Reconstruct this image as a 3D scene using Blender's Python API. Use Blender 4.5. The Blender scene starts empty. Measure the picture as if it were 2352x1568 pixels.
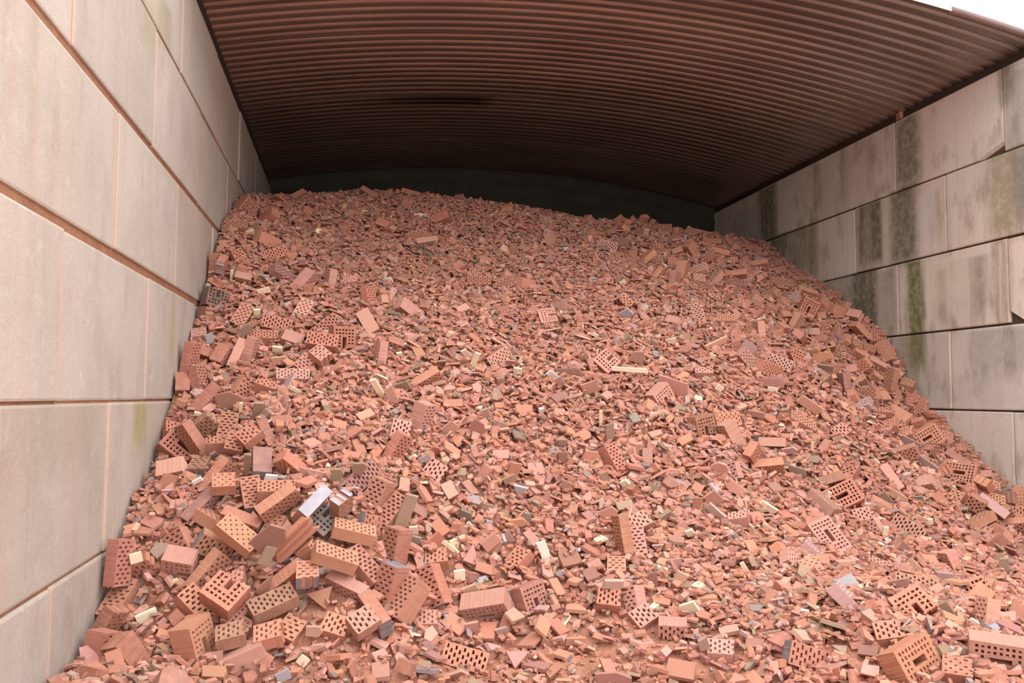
import bpy, math, random
import numpy as np
from mathutils import Matrix, Vector

rng = np.random.default_rng(7)
random.seed(7)
SC = bpy.context.scene
COL = SC.collection

# ------------------------------------------------------------------ camera
CAMZ = 1.65
F, YAW, PITCH, ROLL = 1948.7, 0.1856, 0.0646, 0.0056
WID, HEI = 2352, 1568
_f = np.array([math.sin(YAW) * math.cos(PITCH), math.cos(YAW) * math.cos(PITCH), math.sin(PITCH)])
_r = np.array([math.cos(YAW), -math.sin(YAW), 0.0])
_u = np.cross(_r, _f)
CR = math.cos(ROLL) * _r + math.sin(ROLL) * _u
CU = -math.sin(ROLL) * _r + math.cos(ROLL) * _u
CF = _f
CPOS = np.array([0.0, 0.0, CAMZ])
cam = bpy.data.cameras.new('camera')
cam.sensor_width = 36.0
cam.lens = 36.0 * F / WID
cam.clip_end = 200
camo = bpy.data.objects.new('camera', cam)
COL.objects.link(camo)
camo.matrix_world = Matrix(((CR[0], CU[0], -CF[0], CPOS[0]), (CR[1], CU[1], -CF[1], CPOS[1]), (CR[2], CU[2], -CF[2], CPOS[2]), (0, 0, 0, 1)))
SC.camera = camo

# ------------------------------------------------------------------ sky, exposure
SC.view_settings.view_transform = 'Standard'
SC.view_settings.look = 'None'
SC.view_settings.gamma = 1.0
SC.view_settings.use_curve_mapping = False
SC.view_settings.exposure = 0.64
world = bpy.data.worlds.new('overcast_sky')
SC.world = world
world.use_nodes = True
wn, wl = world.node_tree.nodes, world.node_tree.links
wn.clear()
wo = wn.new('ShaderNodeOutputWorld')
bg = wn.new('ShaderNodeBackground')
tc = wn.new('ShaderNodeTexCoord')
sx = wn.new('ShaderNodeSeparateXYZ')
mr = wn.new('ShaderNodeMapRange')
mr.inputs[1].default_value = 0.0
mr.inputs[2].default_value = 1.0
mr.inputs[3].default_value = 2.0
mr.inputs[4].default_value = 2.7          # overcast: brighter overhead than at the horizon
bg.inputs[0].default_value = (1.0, 0.985, 0.96, 1)
wl.new(tc.outputs['Generated'], sx.inputs[0])
wl.new(sx.outputs['Z'], mr.inputs[0])
wl.new(mr.outputs[0], bg.inputs[1])
wl.new(bg.outputs[0], wo.inputs[0])

# ------------------------------------------------------------------ view maths (a photograph pixel is a direction)
def ray(px, py):
    d = CF + (px - WID / 2) / F * CR - (py - HEI / 2) / F * CU
    return d
def project(P):
    Q = np.asarray(P, float) - CPOS
    d = Q @ CF
    return np.stack([WID / 2 + F * (Q @ CR) / d, HEI / 2 - F * (Q @ CU) / d], -1)
XL, XR = -1.2801, 5.9209
ZL, ZR = CAMZ - 0.0405, CAMZ - 0.110
YL0, YR0 = 4.07, 6.7816
def on_x(px, py, X):
    d = ray(px, py)
    t = X / d[0]
    return CPOS + d * t

# ------------------------------------------------------------------ node helpers
class NT:
    def __init__(s, name):
        s.m = bpy.data.materials.new(name)
        s.m.use_nodes = True
        s.n, s.l = s.m.node_tree.nodes, s.m.node_tree.links
        s.b = s.n['Principled BSDF']
    def put(s, sock, v):
        if v is None: return
        if hasattr(v, 'is_linked') or isinstance(v, bpy.types.NodeSocket): s.l.new(v, sock)
        else: sock.default_value = v
    def math(s, op, a, b=None, clamp=False):
        n = s.n.new('ShaderNodeMath'); n.operation = op; n.use_clamp = clamp
        s.put(n.inputs[0], a); s.put(n.inputs[1], b)
        return n.outputs[0]
    def noise(s, vec, scale, detail=3, rough=0.55, dist=0.0):
        n = s.n.new('ShaderNodeTexNoise')
        s.put(n.inputs['Vector'], vec)
        n.inputs['Scale'].default_value = scale; n.inputs['Detail'].default_value = detail
        n.inputs['Roughness'].default_value = rough; n.inputs['Distortion'].default_value = dist
        return n.outputs[0]
    def maprange(s, v, a, b, c=0.0, d=1.0, smooth=True):
        n = s.n.new('ShaderNodeMapRange')
        if smooth: n.interpolation_type = 'SMOOTHSTEP'
        s.put(n.inputs[0], v)
        for i, x in enumerate((a, b, c, d)): n.inputs[i + 1].default_value = x
        return n.outputs[0]
    def mix(s, fac, a, b, mode='MIX'):
        n = s.n.new('ShaderNodeMix'); n.data_type = 'RGBA'; n.blend_type = mode
        s.put(n.inputs[0], fac)
        for sock, v in ((n.inputs[6], a), (n.inputs[7], b)):
            if isinstance(v, tuple): sock.default_value = (*v[:3], 1)
            else: s.l.new(v, sock)
        return n.outputs[2]
    def mapping(s, vec, scale):
        n = s.n.new('ShaderNodeMapping'); s.l.new(vec, n.inputs[0]); n.inputs['Scale'].default_value = scale
        return n.outputs[0]
    def bump(s, h, strength, dist):
        n = s.n.new('ShaderNodeBump'); s.l.new(h, n.inputs['Height'])
        n.inputs['Strength'].default_value = strength; n.inputs['Distance'].default_value = dist
        s.l.new(n.outputs[0], s.b.inputs['Normal'])
    def node(s, kind): return s.n.new(kind)
    def finish(s, col, rough=0.9, spec=0.2):
        s.put(s.b.inputs['Base Color'], (*col, 1) if isinstance(col, tuple) else col)
        s.put(s.b.inputs['Roughness'], rough)
        s.b.inputs['Specular IOR Level'].default_value = spec
        return s.m

def concrete(name, base_a, base_b, warm, streaks, X, blot=.28, edgek=.6, pale=.3):
    t = NT(name)
    pos = t.node('ShaderNodeNewGeometry').outputs['Position']
    oi = t.node('ShaderNodeObjectInfo').outputs['Random']
    xyz = t.node('ShaderNodeSeparateXYZ'); t.l.new(pos, xyz.inputs[0])
    y, z = xyz.outputs['Y'], xyz.outputs['Z']
    big = t.noise(pos, 1.6, 4)
    strk = t.noise(t.mapping(pos, (3, 7.0, 0.35)), 1.0, 4, 0.6)
    strk2 = t.noise(t.mapping(pos, (3, 26.0, 0.5)), 1.0, 3, 0.6)
    fine = t.noise(pos, 60, 3)
    c = t.mix(t.maprange(big, 0.35, 0.68), base_a, base_b)
    c = t.mix(t.math('MULTIPLY', t.maprange(strk, 0.42, 0.66), 0.6), c, warm)
    c = t.mix(t.math('MULTIPLY', t.maprange(strk2, 0.5, 0.75), 0.22), c, (0.36, 0.27, 0.2))
    c = t.mix(t.math('MULTIPLY', t.maprange(t.noise(t.mapping(pos, (2, 2.2, 1.1)), 1.7, 5, .65), .5, .7), blot), c, (0.30, 0.235, 0.185))
    c = t.mix(t.math('MULTIPLY', t.maprange(t.noise(pos, 9, 4, 0.7), 0.55, 0.72), pale), c, (0.68, 0.64, 0.59))
    # each cast block has its own tone
    tone = t.node('ShaderNodeHueSaturation'); t.l.new(c, tone.inputs['Color'])
    t.put(tone.inputs['Value'], t.maprange(oi, 0, 1, 0.9, 1.08, False))
    t.put(tone.inputs['Saturation'], t.maprange(t.math('FRACT', t.math('MULTIPLY', oi, 7.3)), 0, 1, 0.75, 1.15, False))
    c = tone.outputs[0]
    # water and moss stains, each at its own place on the wall
    yn = t.math('ADD', y, t.math('MULTIPLY', t.math('SUBTRACT', t.noise(t.mapping(pos, (2, 9, 1.3)), 1.0, 4, 0.7), 0.5), 0.21))
    zn = t.math('ADD', z, t.math('MULTIPLY', t.math('SUBTRACT', t.noise(t.mapping(pos, (2, 14, 2)), 1.0, 3, 0.6), 0.5), 0.35))
    patch = t.maprange(t.noise(pos, 11, 5, 0.72), 0.28, 0.62)
    for (x0, x1, y0, y1, colr, s) in streaks:
        A, B = on_x(x0, (y0 + y1) / 2, X), on_x(x1, (y0 + y1) / 2, X)
        xm = (x0 + x1) / 2
        T, Bo = on_x(xm, y0, X), on_x(xm, y1, X)
        ya, yb = sorted((A[1], B[1])); za, zb = sorted((T[2], Bo[2]))
        e = 0.09 * min(1, (yb - ya) / 0.4) + 0.015
        m = t.math('MULTIPLY', t.maprange(yn, ya - e, ya + e), t.maprange(yn, yb - e, yb + e, 1, 0))
        m = t.math('MULTIPLY', m, t.math('MULTIPLY', t.maprange(zn, za - .12, za + .12), t.maprange(z, zb - .02, zb + .03, 1, 0)))
        m = t.math('MULTIPLY', m, t.math('ADD', t.math('MULTIPLY', patch, 0.42), 0.58))
        c = t.mix(t.math('MULTIPLY', m, s), c, colr)
    oc = t.node('ShaderNodeSeparateXYZ'); t.l.new(t.node('ShaderNodeTexCoord').outputs['Object'], oc.inputs[0])
    edge = t.maprange(t.math('ADD', t.math('ABSOLUTE', oc.outputs['Y']), t.math('MULTIPLY', t.noise(pos, 30, 4, .8), .06)), .775, .803)
    c = t.mix(t.math('MULTIPLY', edge, edgek), c, (0.60, 0.44, 0.36))
    c = t.mix(t.math('MULTIPLY', fine, 0.16), c, (0.25, 0.2, 0.17), 'MIX')
    h = t.math('ADD', t.math('MULTIPLY', fine, 0.5), t.math('MULTIPLY', t.noise(pos, 14, 5, 0.7), 1.0))
    t.bump(h, 0.35, 0.012)
    return t.finish(c, 0.92, 0.15)

GRN, DGN, DRK, OLV, GRY = (0.13, 0.15, 0.03), (0.09, 0.09, 0.045), (0.14, 0.12, 0.085), (0.27, 0.215, 0.12), (0.3, 0.29, 0.27)
YGN = (0.36, 0.32, 0.12)
PAL_ = (0.80, 0.72, 0.60)
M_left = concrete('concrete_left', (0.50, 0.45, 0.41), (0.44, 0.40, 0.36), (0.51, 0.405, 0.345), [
    (330, 362, -40, 110, YGN, .45), (362, 395, 0, 120, OLV, .5), (305, 333, 925, 1030, YGN, .75), (391, 401, 665, 830, YGN, .5),
    (0, 215, 930, 1080, OLV, .25), (60, 85, 0, 420, OLV, .2)], XL)
M_right = concrete('concrete_right', (0.74, 0.665, 0.60), (0.66, 0.60, 0.54), (0.70, 0.57, 0.48), [
    (2054, 2112, 270, 432, DRK, .85), (2045, 2108, 430, 605, DRK, .9), (1970, 2042, 465, 605, DGN, .9), (2086, 2122, 600, 850, GRN, .95),
    (1955, 2015, 622, 775, DGN, .9), (1742, 1784, 430, 560, DGN, .9), (1815, 1875, 520, 625, OLV, .7), (2270, 2370, 340, 540, OLV, .75),
    (2290, 2330, 150, 240, DRK, .8), (2282, 2320, 550, 735, OLV, .6), (2225, 2370, 755, 860, GRY, .55), (2065, 2112, 772, 900, OLV, .5),
    (1880, 1950, 640, 760, OLV, .5), (2020, 2062, 620, 775, OLV, .5), (2180, 2290, 590, 700, GRY, .3), (2312, 2370, 160, 330, GRY, .5), (1760, 1815, 540, 600, DGN, .8), (2130, 2160, 440, 560, OLV, .35), (2330, 2400, 350, 480, DRK, .6), (2150, 2175, 620, 740, OLV, .6), (2230, 2262, 590, 745, DRK, .45), (2024, 2044, 440, 605, PAL_, .8), (2122, 2230, 590, 690, PAL_, .5), (1985, 2000, 470, 605, PAL_, .25), (2112, 2150, 440, 590, (.74, .68, .66), .7), (1690, 1742, 480, 580, (.36, .35, .36), .5), (2295, 2306, 560, 740, PAL_, .6), (1870, 1885, 380, 480, OLV, .5), (1930, 1945, 340, 470, OLV, .5), (1990, 2004, 315, 440, OLV, .35), (2330, 2370, 340, 520, GRY, .5), (1860, 1880, 500, 640, OLV, .5), (2190, 2352, 860, 940, GRY, .2)], XR, .62, .2, .6)

def simple(name, c1, c2, scale, rough=0.9, spec=0.2, bump=0.3, bd=0.01, metal=0.0):
    t = NT(name)
    pos = t.node('ShaderNodeNewGeometry').outputs['Position']
    n = t.noise(pos, scale, 5, 0.65)
    c = t.mix(t.maprange(n, 0.3, 0.7), c1, c2)
    t.bump(t.noise(pos, scale * 4, 4), bump, bd)
    t.b.inputs['Metallic'].default_value = metal
    return t.finish(c, rough, spec)
M_joint = simple('joint_dust', (0.36, 0.18, 0.105), (0.26, 0.13, 0.078), 12)
M_jointr = simple('joint_dust_dark', (0.10, 0.065, 0.045), (0.06, 0.045, 0.035), 12)
M_ground = simple('yard_dust', (0.42, 0.2, 0.14), (0.5, 0.27, 0.2), 6)
M_beam = simple('dark_steel', (0.035, 0.024, 0.02), (0.05, 0.032, 0.026), 5, 0.7, 0.3)
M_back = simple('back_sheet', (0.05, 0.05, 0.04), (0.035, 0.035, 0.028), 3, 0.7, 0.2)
M_trim = simple('edge_flashing', (0.20, 0.13, 0.125), (0.16, 0.1, 0.095), 4, 0.5, 0.4)

def roof_material():
    t = NT('rusty_sheet')
    pos = t.node('ShaderNodeNewGeometry').outputs['Position']
    oi = t.node('ShaderNodeObjectInfo').outputs['Random']
    xyz = t.node('ShaderNodeSeparateXYZ'); t.l.new(pos, xyz.inputs[0])
    n = t.noise(t.mapping(pos, (0.5, 1.2, 1)), 1.5, 4)
    f = t.noise(pos, 25, 4, .7)
    c = t.mix(t.maprange(n, .3, .7), (0.36, 0.285, 0.25), (0.27, 0.21, 0.185))
    c = t.mix(t.math('MULTIPLY', t.maprange(f, .45, .75), .35), c, (0.2, 0.15, 0.13))
    hs = t.node('ShaderNodeHueSaturation'); t.l.new(c, hs.inputs['Color'])
    t.put(hs.inputs['Value'], t.maprange(oi, 0, 1, .9, 1.1, False))
    c = hs.outputs[0]
    # one long sooty stain on the underside
    xn = t.math('ADD', xyz.outputs['X'], t.math('MULTIPLY', t.noise(pos, 3, 4), .5))
    m = t.math('MULTIPLY', t.maprange(xn, 0.0, 1.1), t.maprange(xn, 1.75, 1.95, 1, 0))
    m = t.math('MULTIPLY', m, t.math('MULTIPLY', t.maprange(xyz.outputs['Y'], 9.93, 9.97), t.maprange(xyz.outputs['Y'], 10.22, 10.3, 1, 0)))
    c = t.mix(t.math('MULTIPLY', m, .8), c, (0.03, 0.022, 0.018))
    t.bump(f, .06, .003)
    t.b.inputs['Metallic'].default_value = 0.72
    return t.finish(c, 0.3, 0.5)
M_roof = roof_material()

# terracotta: a single mineral look, its colour set for each piece
def terracotta(name, source):
    t = NT(name)
    if source == 'object':
        col = t.node('ShaderNodeObjectInfo').outputs['Color']
        co = t.node('ShaderNodeTexCoord').outputs['Object']
    else:
        a = t.node('ShaderNodeAttribute'); a.attribute_name = 'Col'; col = a.outputs['Color']
        co = t.node('ShaderNodeNewGeometry').outputs['Position']
    n = t.noise(co, 22, 4, .65)
    n2 = t.noise(co, 140, 3, .6)
    c = t.mix(t.math('MULTIPLY', t.maprange(n, .4, .72), .3), col, (0.62, 0.36, 0.25))
    c = t.mix(t.math('MULTIPLY', t.maprange(n2, .5, .8), .25), c, (0.28, 0.12, 0.08))
    t.bump(n2, .25, .003)
    return t.finish(c, 0.93, 0.12)
M_clay = terracotta('fired_clay', 'object')
M_clay_loose = terracotta('fired_clay_loose', 'attribute')
M_grey = simple('grey_engobe', (0.27, 0.23, 0.245), (0.19, 0.16, 0.165), 14, 0.75, 0.3, .2, .003)
M_blue = simple('blue_grey_engobe', (0.42, 0.40, 0.45), (0.36, 0.34, 0.39), 14, 0.7, 0.35, .2, .003)
M_soot = simple('dark_fired_face', (0.13, 0.075, 0.062), (0.19, 0.11, 0.085), 20, 0.85, 0.2, .2, .003)

# ------------------------------------------------------------------ mesh helpers
def mesh(name, verts, faces, mats=(), midx=None, smooth=False):
    me = bpy.data.meshes.new(name)
    me.from_pydata([tuple(v) for v in verts], [], faces)
    for m in mats: me.materials.append(m)
    if midx is not None: me.polygons.foreach_set('material_index', midx)
    if smooth: me.polygons.foreach_set('use_smooth', [True] * len(me.polygons))
    me.update()
    return me
def link(name, me, parent=None, kind=None, loc=None, rot=None):
    o = bpy.data.objects.new(name, me)
    COL.objects.link(o)
    if parent: o.parent = parent
    if kind: o['kind'] = kind
    if loc is not None: o.location = loc
    if rot is not None: o.rotation_euler = rot
    return o
def tag(o, label, cat, group=None):
    o['label'] = label; o['category'] = cat
    if group: o['group'] = group

def box_mesh(name, sx_, sy_, sz_, bev, mat, chip=None):
    """chamfered box, origin at its centre; chip=(axis signs, size) knocks one corner off"""
    hx, hy, hz = sx_ / 2, sy_ / 2, sz_ / 2
    import bmesh
    bm = bmesh.new()
    bmesh.ops.create_cube(bm, size=1)
    for v in bm.verts: v.co = Vector((v.co.x * sx_, v.co.y * sy_, v.co.z * sz_))
    bmesh.ops.bevel(bm, geom=list(bm.edges), offset=bev, segments=2, affect='EDGES', profile=0.6)
    if chip:
        s, size = chip
        corner = Vector((s[0] * hx, s[1] * hy, s[2] * hz))
        n = Vector((s[0] / size[0], s[1] / size[1], s[2] / size[2])).normalized()
        p = corner - Vector((s[0] * size[0], 0, 0)) 
        r = bmesh.ops.bisect_plane(bm, geom=list(bm.verts) + list(bm.edges) + list(bm.faces), plane_co=p, plane_no=n, clear_outer=True)
        ed = [e for e in r['geom_cut'] if isinstance(e, bmesh.types.BMEdge)]
        bmesh.ops.holes_fill(bm, edges=ed, sides=0)
    me = bpy.data.meshes.new(name)
    bm.to_mesh(me); bm.free()
    me.materials.append(mat)
    return me

# ------------------------------------------------------------------ ground
gs = 40
gm = mesh('floor', [(-gs, -gs, 0), (gs, -gs, 0), (gs, gs, 0), (-gs, gs, 0)], [(0, 1, 2, 3)], [M_ground])
link('floor', gm, kind='structure')

# ------------------------------------------------------------------ block walls
BL, BH, BT = 1.6, 0.8, 0.8
def block_wall(name, X, side, z0, y0, offs, mat, jmat, gaps, gap_y, recess, ymin, ymax, chips):
    root = link(name, None, kind='structure')
    for n in range(-2, 4):
        zb, zt = z0 + BH * n + gaps[n + 2] / 2, z0 + BH * (n + 1) - gaps[n + 3] / 2
        zc, hz_ = (zb + zt) / 2, zt - zb
        full = box_mesh(name + '_block', BT, BL - gap_y, hz_, 0.014, mat)
        k0 = math.floor((ymin - y0) / BL) - 1
        for k in range(k0, 20):
            ya = y0 + (k + offs[n % 2]) * BL
            if ya > ymax or ya + BL < ymin: continue
            me = full
            if (n, k) in chips:
                me = box_mesh(name + '_chipped_block', BT, BL - gap_y, hz_, 0.014, mat, chips[(n, k)])
            o = link('concrete_block', me, root)
            rr = random.Random(n * 100 + k + (7 if side > 0 else 0))
            o.location = (X + side * (BT / 2 + rr.uniform(-0.004, 0.006)), ya + BL / 2 + rr.uniform(-.004, .004), zc + rr.uniform(-.003, .003))
            o.rotation_euler = (0, 0, rr.uniform(-.004, .004))
    hz = BH * 6
    fill = box_mesh(name + '_joint_filler', BT - 2 * recess, ymax - ymin, hz - 0.02, 0.01, jmat)
    f = link('joint_filler', fill, root)
    f.location = (X + side * (BT / 2 + 0.0), (ymin + ymax) / 2, z0 - 2 * BH + hz / 2)
    f.scale = (1, 1, 1)
    f['label'] = 'brick-dust filling in the joints between blocks'
    return root
block_wall('wall_left', XL, -1, ZL, YL0, (0.0, 0.5), M_left, M_joint, [.01, .010, .013, .046, .042, .026, .0], 0.012, .013, -2.4, 13.6, {})
block_wall('wall_right', XR, 1, ZR, YR0, (0.5, 0.0), M_right, M_jointr, [.01, .012, .016, .016, .018, .016, .0], 0.010, .03, 0.2, 13.6,
           {(3, 0): ((-1, -1, -1), (0.10, 0.38, 0.10)), (1, -1): ((-1, 1, -1), (0.2, 0.2, 0.12)), (2, 3): ((-1, -1, 1), (0.2, .3, .08))})

# ------------------------------------------------------------------ arched corrugated roof
RXC, RZC, RR = 2.0965, CAMZ - 12.9419, 16.5526
def arc_z(x, r=RR): return RZC + math.sqrt(r * r - (x - RXC) ** 2)
ceil = link('ceiling', None, kind='structure')
PITCH_C = 0.1475
AX0, AX1, NA = XL - 0.55, XR + 0.55, 44
def sheet(yA, npit, lift, amp=0.029):
    ns = npit * 16
    V, Fc = [], []
    for j in range(ns + 1):
        y = yA + j * PITCH_C / 16
        u = ((y - 7.614) / PITCH_C) % 1.0
        dz = amp * float(np.interp(u, [0, .52, .58, .70, .76, .86, .89, .96, 1.0], [.03, .03, .08, .92, 1, 1, .94, .08, .03]))
        for i in range(NA + 1):
            x = AX0 + (AX1 - AX0) * i / NA
            r = RR + dz + lift
            V.append((x, y, arc_z(x, r)))
    for j in range(ns):
        for i in range(NA):
            a = j * (NA + 1) + i
            Fc.append((a, a + 1, a + NA + 2, a + NA + 1))
    return V, Fc
YF, YB = 6.32, 13.2
nsheet = 8
for k in range(nsheet):
    V, Fc = sheet(YF + k * 6 * PITCH_C, 6 if k == nsheet - 1 else 7, 0.004 * (k % 2))
    me = mesh('corrugated_sheet', V, Fc, [M_roof], smooth=True)
    o = link('corrugated_sheet', me, ceil)
    md = o.modifiers.new('gauge', 'SOLIDIFY'); md.thickness = 0.0015; md.offset = 1
# folded flashing at the front edge near the wall
V, Fc = [], []
prof = [(-0.01, 0.04), (-0.03, 0.025), (-0.03, -0.015), (0.01, -0.022), (0.03, -0.018)]
xs = np.linspace(5.02, AX1, 12)
for x in xs:
    for dy, dz in prof: V.append((x, YF + dy, arc_z(x) + dz))
for i in range(len(xs) - 1):
    for j in range(len(prof) - 1):
        a = i * len(prof) + j
        Fc.append((a, a + 1, a + 1 + len(prof), a + len(prof)))
o = link('edge_flashing', mesh('edge_flashing', V, Fc, [M_trim], smooth=True), ceil)
md = o.modifiers.new('gauge', 'SOLIDIFY'); md.thickness = 0.003
o['label'] = 'pale pink folded flashing'
# steel bearers on the wall tops
for nm, X, s, zt in (('trim_1', XL, -1, ZL + 4 * BH), ('trim_2', XR, 1, ZR + 4 * BH)):
    zz = arc_z(X) + 0.03
    me = box_mesh(nm, 0.16, 13.5 - 5.9, zz - zt + 0.02, 0.006, M_beam)
    o = link(nm, me, kind='structure')
    o.location = (X + s * 0.087, (13.5 + 5.9) / 2 + (.3 if s < 0 else .3), (zz + zt) / 2)
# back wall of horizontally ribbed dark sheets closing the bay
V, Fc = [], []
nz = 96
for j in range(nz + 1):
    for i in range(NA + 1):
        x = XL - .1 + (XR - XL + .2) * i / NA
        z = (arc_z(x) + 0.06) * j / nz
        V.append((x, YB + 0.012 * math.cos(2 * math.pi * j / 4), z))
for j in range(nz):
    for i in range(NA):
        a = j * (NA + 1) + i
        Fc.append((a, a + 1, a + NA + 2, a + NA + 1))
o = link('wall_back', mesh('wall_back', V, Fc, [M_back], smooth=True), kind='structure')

# ------------------------------------------------------------------ shape of the heap: thin-plate spline through surveyed points
ctrl = []
for p in [(120, 1568), (225, 1420), (262, 1255), (320, 1120), (352, 1060), (388, 920), (408, 860), (456, 700), (500, 535), (545, 462)]:
    ctrl.append(on_x(*p, XL))
for p in [(1742, 560), (1830, 620), (1890, 655), (1945, 705), (2045, 785), (2130, 940), (2245, 1040), (2352, 1135)]:
    ctrl.append(on_x(*p, XR))
def at_y(px, py, Y):
    d = ray(px, py); return CPOS + d * (Y / d[1])
def at_z(px, py, z):
    d = ray(px, py); return CPOS + d * ((z - CAMZ) / d[2])
for px, py, Y in [(640, 462, 10.6), (850, 446, 10.8), (1060, 464, 10.8), (1270, 494, 10.8), (1345, 512, 10.7), (1440, 512, 10.5), (1550, 532, 10.6), (1650, 548, 10.9)]:
    ctrl.append(at_y(px, py, Y))
for px, py, Y in [(1101, 648, 8.35), (1144, 824, 6.95), (1405, 1055, 6.05), (905, 1348, 4.8), (1250, 740, 7.6), (850, 690, 7.75), (1100, 560, 9.3), (760, 560, 9.0),
                  (1650, 735, 7.9), (1770, 850, 7.2), (1934, 1142, 6.05), (1670, 985, 6.4), (980, 960, 6.1), (660, 865, 6.5), (1450, 560, 9.6), (700, 1180, 5.1), (1400, 1300, 5.15),
                  (1900, 1241, 5.5), (2110, 1008, 7.1), (1930, 860, 7.6)]:
    ctrl.append(at_y(px, py, Y))
for px, py, z in [(1000, 1445, .36), (1500, 1470, .33), (1900, 1568, .27), (2352, 1568, .33), (600, 1500, .36), (300, 1568, .40), (1176, 1568, .25), (2100, 1420, .5)]:
    ctrl.append(at_z(px, py, z))
for x in (-1.28, 0.5, 2.5, 4.5, 5.92):
    ctrl.append(np.array([x, 2.6, .2])); ctrl.append(np.array([x, 1.2, .12]))
    ctrl.append(np.array([x, 13.2, 3.1]))
ctrl = np.array(ctrl)
def tps_fit(P, lam=0.01):
    n = len(P)
    d = np.linalg.norm(P[:, None, :2] - P[None, :, :2], axis=2)
    K = np.where(d > 0, d * d * np.log(d + 1e-12), 0) + lam * np.eye(n)
    A = np.zeros((n + 3, n + 3)); A[:n, :n] = K
    Q = np.c_[np.ones(n), P[:, :2]]; A[:n, n:] = Q; A[n:, :n] = Q.T
    return np.linalg.solve(A, np.r_[P[:, 2], 0, 0, 0])
W_ = tps_fit(ctrl)
GX0, GX1, GY0, GY1, GD = XL, XR, 1.0, 13.15, 0.04
gx = np.linspace(GX0, GX1, int((GX1 - GX0) / GD) + 1); gy = np.linspace(GY0, GY1, int((GY1 - GY0) / GD) + 1)
MX, MY = np.meshgrid(gx, gy, indexing='ij')
Hm = W_[-3] + W_[-2] * MX + W_[-1] * MY
for (cx, cy, cz), w in zip(ctrl, W_):
    d2 = (MX - cx) ** 2 + (MY - cy) ** 2
    Hm += w * 0.5 * d2 * np.log(d2 + 1e-12)
Hm = np.clip(Hm, 0.08, 4.45)
def hm(x, y):
    i = np.clip((np.asarray(x) - GX0) / (gx[1] - gx[0]), 0, len(gx) - 1.001); j = np.clip((np.asarray(y) - GY0) / (gy[1] - gy[0]), 0, len(gy) - 1.001)
    i0, j0 = i.astype(int), j.astype(int); a, b = i - i0, j - j0
    return (Hm[i0, j0] * (1 - a) * (1 - b) + Hm[i0 + 1, j0] * a * (1 - b) + Hm[i0, j0 + 1] * (1 - a) * b + Hm[i0 + 1, j0 + 1] * a * b)
def hn(x, y):
    e = 0.06
    dx = (hm(x + e, y) - hm(x - e, y)) / (2 * e); dy = (hm(x, y + e) - hm(x, y - e)) / (2 * e)
    n = np.stack([-dx, -dy, np.ones_like(dx)], -1)
    return n / np.linalg.norm(n, axis=-1, keepdims=True)
def hit(px, py):
    """where the line of sight of a photograph pixel meets the heap"""
    d = ray(px, py)
    t = np.linspace(2.0, 13.0, 2200)
    P = CPOS + d * t[:, None]
    below = (P[:, 2] < hm(P[:, 0], P[:, 1])) & (P[:, 1] < 13)
    k = int(np.argmax(below))
    if not below[k]:                       # sight line skims over the crest: take the closest approach
        g = P[:, 2] - hm(P[:, 0], P[:, 1]); g[P[:, 1] > 11.6] = 9; k = int(np.argmin(g))
        Q_ = P[k].copy(); Q_[2] = float(hm(Q_[0], Q_[1])) + .02
        return Q_
    return P[k]

# dusty bed under the loose pieces
from mathutils import noise as mnoise
st = 1
V = np.stack([np.clip(MX, XL + .008, XR - .008), MY, Hm - 0.05 * np.clip((MY - 4.6) / .6, .4, 1)], -1).reshape(-1, 3).copy()
for v in V:
    v[2] += 0.03 * mnoise.noise(Vector((v[0] * 6, v[1] * 6, 0))) + 0.012 * mnoise.noise(Vector((v[0] * 19, v[1] * 19, 3)))
nxg, nyg = MX.shape
ii, jj = np.meshgrid(np.arange(nxg - 1), np.arange(nyg - 1), indexing='ij')
a = (ii * nyg + jj).ravel()
Q = np.stack([a, a + nyg, a + nyg + 1, a + 1], -1)
def np_mesh(name, V, faces_flat, sizes, mat, colors=None):
    me = bpy.data.meshes.new(name)
    me.vertices.add(len(V)); me.vertices.foreach_set('co', np.ascontiguousarray(V, dtype=np.float32).ravel())
    me.loops.add(len(faces_flat)); me.loops.foreach_set('vertex_index', np.ascontiguousarray(faces_flat, dtype=np.int32))
    st_ = np.r_[0, np.cumsum(sizes)[:-1]]
    me.polygons.add(len(sizes)); me.polygons.foreach_set('loop_start', st_.astype(np.int32))
    me.materials.append(mat)
    me.polygons.foreach_set('use_smooth', np.zeros(len(sizes), dtype=bool))
    me.update(calc_edges=True)
    if colors is not None:
        ca = me.color_attributes.new('Col', 'FLOAT_COLOR', 'POINT')
        ca.data.foreach_set('color', np.ascontiguousarray(np.c_[colors, np.ones(len(colors))], dtype=np.float32).ravel())
    me.validate()
    return me
M_bed = simple('crushed_brick_dust', (0.36, 0.16, 0.105), (0.5, 0.25, 0.17), 18, 0.95, 0.1, .8, .02)
bed = link('crushed_brick_bed', np_mesh('crushed_brick_bed', V, Q.ravel(), np.full(len(Q), 4), M_bed), kind='stuff')
tag(bed, 'rust-red crushed brick dust and grit lying between and under the loose shards', 'brick dust')

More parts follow.
